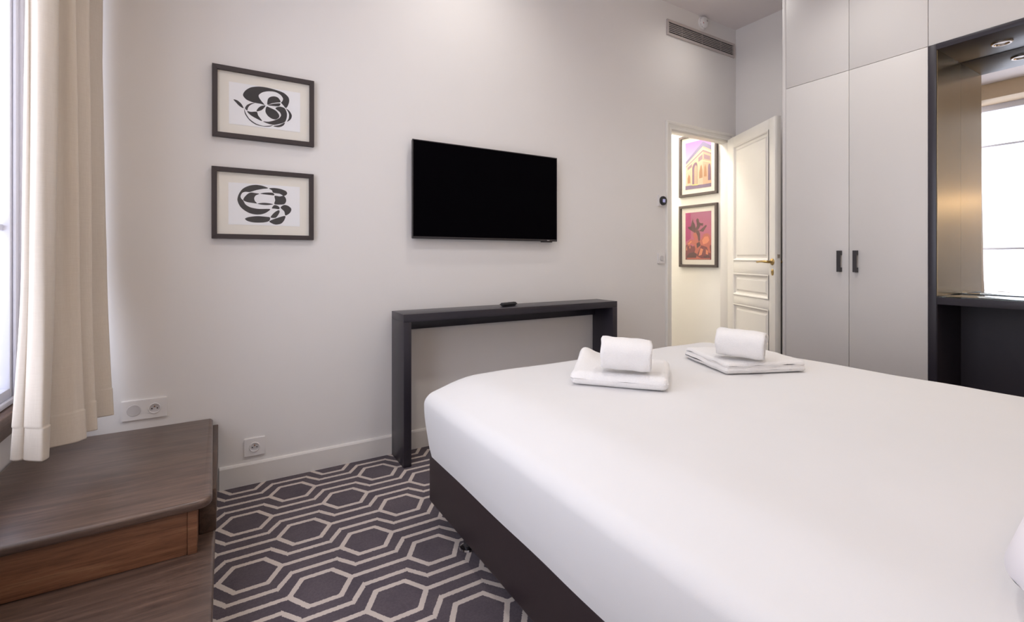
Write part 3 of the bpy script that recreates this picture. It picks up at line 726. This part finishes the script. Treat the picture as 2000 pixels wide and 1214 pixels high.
stat_layers = [
    (flat('print_magenta_panel', S(168, 50, 110)), [[(0,0),(.21,0),(.21,.55),(0,.62)]]),
    (flat('print_ground', S(120, 54, 60)), [[(0,.70),(.12,.66),(.30,.72),(.50,.66),(1,.70),(1,1),(0,1)]]),
    (flat('print_bronze', S(188, 100, 84)), [[(.62,.58),(.72,.47),(.86,.45),(.97,.52),(.99,.64),(.94,.74),(.98,.86),(.90,.86),(.84,.74),(.74,.72),(.62,.70),(.54,.80),(.44,.92),(.62,.97),(.96,.97),(.96,.99),(.05,.99),(.12,.93),(.34,.88),(.40,.78),(.36,.70),(.22,.66),(.10,.72),(.07,.64),(.20,.58),(.34,.58)], [(.36,.40),(.44,.32),(.50,.40),(.50,.56),(.38,.58),(.30,.48)]]),
    (flat('print_bronze_dark', S(86, 46, 48)), [[(.22,.30),(.27,.18),(.30,.13),(.32,.20),(.38,.26),(.42,.36),(.40,.44),(.33,.42),(.28,.40),(.12,.34),(.10,.30)], [(.43,.16),(.48,.13),(.53,.16),(.54,.21),(.60,.24),(.70,.24),(.68,.30),(.60,.28),(.52,.36),(.44,.40),(.40,.36),(.46,.28)], [(.40,.40),(.52,.38),(.58,.46),(.58,.60),(.52,.62),(.48,.50)], [(.05,.93),(.16,.86),(.34,.84),(.46,.88),(.42,.96),(.08,.96)], [(.44,.66),(.56,.62),(.60,.70),(.46,.76)], [(.70,.93),(.90,.90),(.95,.95),(.72,.96)], [(.54,.40),(.80,.28),(.84,.30),(.70,.42)]]),
    (flat('print_bronze_light', S(222, 138, 104)), [[(.66,.60),(.76,.52),(.88,.52),(.93,.60),(.84,.66),(.70,.68)], [(.60,.76),(.70,.78),(.64,.90),(.52,.92)], [(.80,.78),(.88,.82),(.88,.90),(.80,.88)], [(.03,.80),(.05,.70),(.07,.80)], [(.16,.76),(.18,.66),(.20,.76)], [(.10,.66),(.22,.60),(.26,.62),(.13,.68)]]),
]
hall_print(2.903, 1.284, 'lower hallway print of a bronze horse and rider statue against a magenta sky', grad('print_magenta_sky', S(196, 96, 112), S(168, 92, 128), 1.06, 1.52), stat_layers)

# ------------------------------------------------------------------ wardrobe wall
WX = 3.30
wd = thing('wardrobe', 'tall pale grey fitted wardrobe with two lower and two upper doors', 'wardrobe', (3.6, 1.45, 0))
WS = 2.236     # split line height
YW = [1.846, 1.822, 1.436, 1.050]
box('side_panel', (WX + 0.002, XR - 0.002), (YW[1] + 0.0015, YW[0]), (0, CEIL - 0.001), M['ward'], wd, 0.001)
box('side_panel', (WX + 0.022, XR - 0.002), (YW[3] + 0.001, YW[3] + 0.019), (0, CEIL - 0.001), M['wardedge'], wd, 0)
box('carcass', (WX + 0.024, XR - 0.002), (YW[3] + 0.0195, YW[1] + 0.001), (0.06, CEIL - 0.001), M['ventdark'], wd, 0)
box('plinth', (WX + 0.05, WX + 0.07), (YW[3] + 0.02, YW[1]), (0, 0.058), M['wardedge'], wd, 0)
g = 0.0013
def wardrobe_door(name, ya, yb, za, zb, parent):
    return box(name, (WX, WX + 0.020), (yb + g, ya - g), (za + g, zb - g), M['ward'], parent, 0.001)
d1 = wardrobe_door('lower_door', YW[1], YW[2], 0.06, WS, wd)
d2 = wardrobe_door('lower_door', YW[2], YW[3], 0.06, WS, wd)
wardrobe_door('upper_door', YW[1], YW[2], WS, CEIL - 0.004, wd)
wardrobe_door('upper_door', YW[2], YW[3], WS, CEIL - 0.004, wd)
def pull(y, parent, sgn):
    # flat bar with two wide mounting blocks
    z0, z1 = 0.992, 1.124
    boxes('handle', [((WX - 0.028, WX - 0.020), (y - 0.010, y + 0.010), (z0, z1)),
                     ((WX - 0.0205, WX - 0.0003), (y - 0.010, y + 0.010), (z0, z0 + 0.027)),
                     ((WX - 0.0205, WX - 0.0003), (y - 0.010, y + 0.010), (z1 - 0.027, z1))], M['black'], parent)
pull(1.484, d1, 1); pull(1.395, d2, -1)

NY1, NY0 = 1.050, -0.20        # niche between the wardrobe and the far end
oc = thing('overhead_cupboard', 'pale grey overhead cupboard above the mirrored niche', 'cupboard', (3.6, 0.42, WS))
box('carcass', (WX + 0.024, XR - 0.002), (NY0, NY1 - 0.0005), (WS + 0.0016, CEIL - 0.001), M['wardedge'], oc, 0)
wardrobe_door('cupboard_door', NY1, 0.425, WS, CEIL - 0.004, oc)
wardrobe_door('cupboard_door', 0.425, NY0, WS, CEIL - 0.004, oc)
box('side_panel', (WX, XR - 0.002), (YB + 0.002, NY0 - 0.001), (0, CEIL - 0.001), M['ward'], wd, 0.001)

nv = thing('vanity_niche', 'charcoal framed niche with bronze side panel, mirror and glass-topped shelf', 'vanity', (3.5, 0.42, 0))
NX = 3.652; NT_ = 0.036; SH = 0.873
box('frame_side', (WX - 0.002, NX + 0.02), (NY1 - NT_, NY1 - 0.0005), (0, WS), M['dark'], nv, 0.001)
box('frame_side', (WX - 0.002, NX + 0.02), (NY0, NY0 + NT_), (0, WS), M['dark'], nv, 0.001)
box('frame_top', (WX - 0.002, NX + 0.02), (NY0 + NT_, NY1 - NT_), (WS - 0.031, WS), M['dark'], nv, 0.001)
boxes('back_board', [((NX, NX + 0.02), (NY0 + NT_, NY1 - NT_), (0.0, WS - 0.031))], M['darkniche'], nv)
boxes('mirror', [((NX - 0.004, NX - 0.0005), (NY0 + NT_ + 0.003, NY1 - NT_ - 0.003), (SH + 0.001, WS - 0.0325))], M['mirror'], nv)
boxes('bronze_panel', [((WX + 0.004, NX - 0.0045), (NY1 - NT_ - 0.003, NY1 - NT_ - 0.0002), (SH + 0.001, WS - 0.0315))], M['bronze'], nv)
boxes('bronze_panel', [((WX + 0.004, NX - 0.0045), (NY0 + NT_ + 0.0002, NY0 + NT_ + 0.003), (SH + 0.001, WS - 0.0315))], M['bronze'], nv)
box('shelf', (WX, NX - 0.0005), (NY0 + NT_ + 0.0003, NY1 - NT_ - 0.0003), (SH - 0.045, SH - 0.0065), M['dark'], nv, 0.001)
box('shelf_glass', (WX - 0.001, NX - 0.0005), (NY0 + NT_ + 0.0003, NY1 - NT_ - 0.0003), (SH - 0.006, SH), M['shelfglass'], nv, 0.0006)
boxes('side_lining', [((WX + 0.002, NX), (NY1 - NT_ - 0.002, NY1 - NT_ - 0.0002), (0, SH - 0.046))], M['darkniche'], nv)

# ------------------------------------------------------------------ lamps
def downlight(x, y, z, power, size_deg, blend, label, aim=None, col=(1.0, 0.970, 0.935), rad=0.05, r=0.045, lamp=True):
    t = thing('downlight', label, 'downlight', (x, y, z - 0.012), 'recessed ceiling downlights')
    m = Matrix.Translation((x, y, z)) @ Matrix.Rotation(math.pi, 4, 'X')
    lathe('trim_ring', [(r * 0.62, 0.0005), (r, 0.0005), (r, 0.004), (r * 0.9, 0.008), (r * 0.72, 0.008), (r * 0.62, 0.003)], M['steel'], t, m, 36, True)
    lathe('lens', [(0.0001, 0.0004), (r * 0.60, 0.0004), (r * 0.60, 0.0022), (0.0001, 0.0030)], M['lens'] if lamp else M['steel'], t, m, 28)
    if lamp:
        l = bpy.data.lights.new('downlight_lamp', 'SPOT'); l.energy = power; l.spot_size = math.radians(size_deg); l.spot_blend = blend
        l.color = col; l.shadow_soft_size = rad
        lo = bpy.data.objects.new('lamp', l); COL.objects.link(lo); lo.parent = t; lo.location = (0, 0, -0.01)
        if aim:
            d = Vector(aim) - Vector((x, y, z)); lo.rotation_euler = d.to_track_quat('-Z', 'Y').to_euler()
    return t
downlight(1.15, 1.95, CEIL, SPOT_WALL, 130, 1.0, 'ceiling downlight nearest the television', (1.25, 2.60, 1.4))
downlight(2.72, 1.30, CEIL, SPOT_ROOM, 120, 1.0, 'ceiling downlight in front of the wardrobe', (3.0, 1.30, 0.8))
downlight(1.55, 0.95, CEIL, SPOT_ROOM * 0.85, 150, 1.0, 'ceiling downlight over the middle of the bed')
downlight(0.15, 1.05, CEIL, SPOT_ROOM * 1.05, 150, 1.0, 'unseen fill downlight placed over the carpet beside the bed')  # unseen lamp, placed and boosted to brighten steps, carpet and left wall
downlight(3.15, 2.15, CEIL, SPOT_ROOM * 0.30, 160, 1.0, 'added unseen fill downlight by the door')  # added lamp, brightens the dim ceiling and wall corner by the door
downlight(2.75, 0.25, CEIL, SPOT_ROOM * 0.5, 150, 1.0, 'ceiling downlight near the head of the bed')
downlight(3.482, 0.803, WS - 0.031, 1.2, 90, 0.8, 'small nickel spotlight in the niche ceiling above the shelf', None, (1, 0.86, 0.7), 0.02, 0.042, False)
def sconce(x, label):
    t = thing('wall_sconce', label, 'lamp', (x, YB, 1.45), 'bedside wall lamps')
    box('backplate', (x - 0.04, x + 0.04), (YB + 0.0005, YB + 0.014), (1.46, 1.58), M['brasshandle'], t, 0.002)
    tube('arm', [(x, YB + 0.014, 1.50), (x, YB + 0.07, 1.50), (x, YB + 0.09, 1.53)], 0.007, M['brasshandle'], t)
    lathe('lamp_shade', [(0.055, 1.56), (0.075, 1.56), (0.055, 1.72), (0.050, 1.72)], M['shade'], t, Matrix.Translation((x, YB + 0.09, 0)), 40, True)
    l = bpy.data.lights.new('sconce_lamp', 'POINT'); l.energy = SCONCE_W; l.color = (1, 0.72, 0.42); l.shadow_soft_size = 0.05
    lo = bpy.data.objects.new('lamp', l); COL.objects.link(lo); lo.parent = t; lo.location = (0, 0.09, 0.32)
sconce(-0.33, 'warm wall lamp in the corner by the window')
sconce(2.95, 'warm bedside wall lamp on the wardrobe side of the bed')
hl = thing('hall_ceiling_lamp', 'round hallway ceiling lamp giving warm light', 'lamp', (3.42, 3.30, CEIL - 0.08))
lathe('lamp_glass', [(0.0001, CEIL - 0.08), (0.10, CEIL - 0.075), (0.14, CEIL - 0.05), (0.15, CEIL - 0.012)], M['lens'], hl, Matrix.Translation((3.42, 3.30, 0)))
lathe('lamp_plate', [(0.16, CEIL - 0.0115), (0.16, CEIL - 0.0005), (0.0001, CEIL - 0.0005)], M['plastic'], hl, Matrix.Translation((3.42, 3.30, 0)))
l = bpy.data.lights.new('hall_lamp', 'POINT'); l.energy = HALL_W; l.color = (1, 0.975, 0.92); l.shadow_soft_size = 0.12
lo = bpy.data.objects.new('lamp', l); COL.objects.link(lo); lo.parent = hl; lo.location = (0, 0, -0.14)

# ------------------------------------------------------------------ bed
BX0, BX1, BY0, BY1 = 0.716, 2.606, -0.20, 1.838
bed = thing('bed', 'double bed with dark leatherette base on short metal feet', 'bed', (1.66, 0.82, 0))
box('bed_base', (BX0, BX1), (BY0, BY1), (0.088, 0.285), M['leather'], bed, 0.012, 4)
box('mattress', (BX0 + 0.02, BX1 - 0.02), (BY0, BY1 - 0.02), (0.286, 0.515), M['duvet'], bed, 0.03, 4)
foot_prof = [(0.0001, 0.0), (0.027, 0.0), (0.029, 0.004), (0.027, 0.010), (0.016, 0.014), (0.014, 0.02), (0.014, 0.0875), (0.0001, 0.0875)]
for x, y in ((0.775, 1.60), (0.775, 0.10), (2.54, 1.60), (2.54, 0.10), (1.66, 1.60)):
    f = lathe('leg', [p for p in foot_prof if p[1] > 0.012], M['black'], bed, Matrix.Translation((x, y, 0)), 24)
    lathe('glide', [(0.0001, 0.0), (0.028, 0.0), (0.030, 0.003), (0.028, 0.009), (0.016, 0.0135), (0.0001, 0.0135)], M['chrome'], f, Matrix.Translation((x, y, 0)), 28)
box('headboard', (BX0 - 0.02, BX1 + 0.02), (YB + 0.004, YB + 0.09), (0.09, 1.05), M['leather'], bed, 0.02, 4)

# duvet: open-bottomed soft shell over the mattress
def smoothstep(a, b, x):
    t = max(0, min(1, (x - a) / (b - a))); return t * t * (3 - 2 * t)
DX0, DX1, DY0, DY1, DZ0, DZ1, R = 0.696, 2.624, -0.30, 1.864, 0.262, 0.527, 0.040
def duvet_surface():
    bm = bmesh.new()
    def axis(a, b, r):
        n = [a + r * i / 8 for i in range(8)]
        mid = int((b - a - 2 * r) / 0.035); n += [a + r + (b - a - 2 * r) * i / mid for i in range(mid + 1)]
        n += [b - r + r * i / 8 for i in range(1, 9)]
        return n
    xs, ys = axis(DX0, DX1, R), axis(DY0, DY1, R)
    zs_ = [DZ0 + (DZ1 - R - DZ0) * i / 9 for i in range(10)] + [DZ1 - R + R * i / 8 for i in range(1, 9)]
    def shape(x, y, z):
        p = Vector((x, y, z))
        c = Vector((min(max(x, DX0 + R), DX1 - R), min(max(y, DY0 + R), DY1 - R), min(z, DZ1 - R)))
        d = p - c
        if d.length > 1e-9:
            # project the box shell on a rounded box
            p = c + d.normalized() * R
        ex = min(p.x - DX0, DX1 - p.x); ey = min(DY1 - p.y, 0.9)
        tx, ty = max(0.0, min(1.0, ex / 0.24)), max(0.0, min(1.0, ey / 0.055))
        e = (math.sin(tx * math.pi / 2) ** 1.25) * (math.sin(ty * math.pi / 2) ** 0.9)
        top = smoothstep(DZ1 - 0.13, DZ1, p.z)
        p.z += 0.060 * e * top + 0.003 * top * noise.noise(Vector((p.x * 5, p.y * 5, 0)))
        # sides: gentle belly, hem tucked in under the mattress edge
        side = 1 - smoothstep(DZ1 - 0.05, DZ1, p.z)
        s = (p.z - DZ0) / (DZ1 - DZ0)
        tuck = 0.018 * (1 - smoothstep(0, 0.85, s)) + 0.006 * (1 - smoothstep(0, 0.2, s)) - 0.003 * math.sin(math.pi * min(1, max(0, s)))
        wob = 0.004 * noise.noise(Vector((p.x * 3 + 7, p.y * 3, p.z * 6)))
        if p.x < DX0 + R: p.x += (tuck + wob) * side
        if p.x > DX1 - R: p.x -= (tuck + wob) * side
        if p.y > DY1 - R: p.y -= (tuck + wob) * side
        if p.z < DZ0 + 0.05: p.z += 0.006 * noise.noise(Vector((p.x * 4, p.y * 4, 3)))
        return p
    cache = {}
    def V(i, j, k_):
        key = (i, j, k_)
        if key not in cache: cache[key] = bm.verts.new(shape(xs[i], ys[j], zs_[k_]))
        return cache[key]
    I, J, K = len(xs) - 1, len(ys) - 1, len(zs_) - 1
    for i in range(I):
        for j in range(J): bm.faces.new((V(i, j, K), V(i + 1, j, K), V(i + 1, j + 1, K), V(i, j + 1, K)))
    for k_ in range(K):
        for i in range(I):
            bm.faces.new((V(i, J, k_), V(i, J, k_ + 1), V(i + 1, J, k_ + 1), V(i + 1, J, k_)))
        for j in range(J):
            bm.faces.new((V(0, j, k_), V(0, j, k_ + 1), V(0, j + 1, k_ + 1), V(0, j + 1, k_)))
            bm.faces.new((V(I, j, k_), V(I, j + 1, k_), V(I, j + 1, k_ + 1), V(I, j, k_ + 1)))
    bmesh.ops.recalc_face_normals(bm, faces=bm.faces[:])
    return bm
dv = finish('duvet', duvet_surface(), M['duvet'], None, smooth=True)
tag(dv, 'smooth white duvet covering the whole bed', 'duvet')

# pillow at the head of the bed, its corner reaching into the frame
bm = bmesh.new(); n = 28
for sgn in (1, -1):
    grid = []
    for i in range(n + 1):
        row = []
        for j in range(n + 1):
            a, b = -1 + 2 * i / n, -1 + 2 * j / n
            # round the square grid into a rounded rectangle
            q = max(abs(a), abs(b)); e = 5.0
            L_ = (abs(a) ** e + abs(b) ** e) ** (1 / e) if q > 0 else 1
            f = q / L_ if L_ > 0 else 0
            h = max(0.0, 1 - q ** 6) ** 0.5 * (1 - 0.18 * q * q) * (1.0 if sgn > 0 else 0.36)
            row.append(bm.verts.new((1.228 + a * f * 0.350, -0.028 + b * f * 0.262, 0.637 + sgn * 0.123 * h + 0.005 * noise.noise(Vector((a * 2, b * 2, sgn))) * h)))
        grid.append(row)
    for i in range(n):
        for j in range(n): bm.faces.new((grid[i][j], grid[i + 1][j], grid[i + 1][j + 1], grid[i][j + 1]))
bmesh.ops.remove_doubles(bm, verts=bm.verts[:], dist=1e-5)
bmesh.ops.recalc_face_normals(bm, faces=bm.faces[:])
tag(finish('pillow', bm, M['pillow'], None, smooth=True), 'white pillow at the head of the bed, corner only', 'pillow')

# ------------------------------------------------------------------ towels
def folded_towel(cx, cy, ang, w, d, layers, label, bulge, base=0.590):
    """w along local x (front edge), d along local y (towards the foot); stacked folds joined by rounded edges"""
    bm = bmesh.new(); z = 0.0
    nx, ny_ = 34, 34
    for li, (th, sx, sy, ox, oy) in enumerate(layers):
        ww, dd = w * sx, d * sy; r = th / 2
        for sgn in (1, -1):
            grid = []
            for i in range(nx + 1):
                row = []
                for j in range(ny_ + 1):
                    a, b = -1 + 2 * i / nx, -1 + 2 * j / ny_
                    a, b = math.copysign(1 - (1 - abs(a)) ** 1.6, a), math.copysign(1 - (1 - abs(b)) ** 1.6, b)
                    ea, eb = max(0, abs(a) - (1 - r / (ww / 2))) / (r / (ww / 2)), max(0, abs(b) - (1 - r / (dd / 2))) / (r / (dd / 2))
                    q = min(1, math.hypot(ea, eb)); h = math.sqrt(max(0, 1 - q * q))
                    rr = 1.0
                    if ea > 0 and eb > 0 and math.hypot(ea, eb) > 1: rr = 1 / math.hypot(ea, eb)
                    ca = math.copysign((1 - r / (ww / 2)) + ea * rr * r / (ww / 2), a) if ea > 0 else a
                    cb_ = math.copysign((1 - r / (dd / 2)) + eb * rr * r / (dd / 2), b) if eb > 0 else b
                    X, Y = ca * ww / 2 + ox, cb_ * dd / 2 + oy
                    lift = bulge(X / (w / 2), Y / (d / 2)) * (0.35 if sgn < 0 and li == 0 else 1.0) * (1 if li else (1 if sgn > 0 else 0))
                    wv = 0.0035 * noise.noise(Vector((X * 14 + li * 5, Y * 14, sgn)))
                    row.append(bm.verts.new((X + 0.003 * noise.noise(Vector((X * 20, Y * 20, li + 9))), Y + 0.003 * noise.noise(Vector((X * 20, Y * 20, li + 4))), z + r + sgn * r * h * 0.98 + lift + (wv if (sgn > 0 or li) else max(0, wv)))))
                grid.append(row)
            for i in range(nx):
                for j in range(ny_): bm.faces.new((grid[i][j], grid[i + 1][j], grid[i + 1][j + 1], grid[i][j + 1]))
        z += th * 0.72
    bmesh.ops.remove_doubles(bm, verts=bm.verts[:], dist=1e-5)
    bmesh.ops.recalc_face_normals(bm, faces=bm.faces[:])
    bm.transform(Matrix.Translation((cx, cy, base)) @ Matrix.Rotation(ang, 4, 'Z'))
    return tag(finish('folded_towel', bm, M['towel'], None, smooth=True), label, 'towel', 'folded bath towels on the bed')
def rolled_towel(cx, cy, cz, ang, length, w, h, label, tilt=0.0, roll=0.0):
    """soft roll: rounded-rectangular spiral cross-section swept along local x"""
    bm = bmesh.new(); turns = 2.6; m_ = 130
    def sect(t):   # t 0 outer .. 1 inner
        a = t * turns * 2 * math.pi + roll
        f = 1 - t * 0.86
        p = 2.6
        c, s = math.cos(a), math.sin(a)
        rr = (abs(c) ** p + abs(s) ** p) ** (-1 / p)
        return f * rr * c * w / 2, f * rr * s * h / 2
    nl = 18; rings = []
    for i in range(nl + 1):
        x = -1 + 2 * i / nl
        ring = []
        for k_ in range(m_ + 1):
            y, z = sect(k_ / m_)
            taper = 1 - 0.05 * abs(x) ** 4
            nz_ = noise.noise(Vector((x * 2.2, y * 22, z * 22)))
            ring.append(bm.verts.new((x * length / 2 + 0.004 * nz_ * abs(x) + 0.010 * (k_ / m_) * (-1 if x > 0 else 1) * abs(x) ** 6, y * taper + 0.003 * nz_, z * taper + 0.003 * nz_)))
        rings.append(ring)
    for a, b in zip(rings, rings[1:]):
        for k_ in range(m_): bm.faces.new((a[k_], a[k_ + 1], b[k_ + 1], b[k_]))
    bm.transform(Matrix.Translation((cx, cy, cz)) @ Matrix.Rotation(ang, 4, 'Z') @ Matrix.Rotation(tilt, 4, 'Y'))
    bmesh.ops.recalc_face_normals(bm, faces=bm.faces[:])
    o = finish('rolled_towel', bm, M['towel'], None, smooth=True)
    md = o.modifiers.new('pile', 'SOLIDIFY'); md.thickness = 0.011; md.offset = -0.0
    return tag(o, label, 'towel', 'rolled hand towels')
a1 = math.atan2(-0.272, 0.226)
def bulge1(x, y): return 0.052 * math.exp(-((x + 0.95) / 0.32) ** 2 - ((y - 0.30) / 0.65) ** 2)
folded_towel(1.400, 1.437, a1, 0.365, 0.37, [(0.052, 1.0, 1.0, 0, 0)], 'folded white bath towel nearer the console table, side puffed up', bulge1)
rolled_towel(1.312, 1.328, 0.709, a1 + 0.10, 0.186, 0.136, 0.124, 'rolled white hand towel on the folded towel nearer the console', 0.05, 0.5)
a2 = math.atan2(-0.16, 0.365)
def bulge2(x, y): return 0.006 * math.exp(-((x + 0.8) / 0.4) ** 2 - ((y - 0.5) / 0.5) ** 2)
folded_towel(2.040, 1.330, a2, 0.375, 0.36, [(0.030, 1.0, 1.0, 0, 0), (0.027, 0.985, 0.99, 0.003, 0.0)], 'flat folded white bath towel nearer the wardrobe', bulge2)
rolled_towel(1.920, 1.252, 0.704, a2 - 0.72, 0.190, 0.136, 0.124, 'rolled white hand towel on the folded towel nearer the wardrobe', 0.04, 0.2)
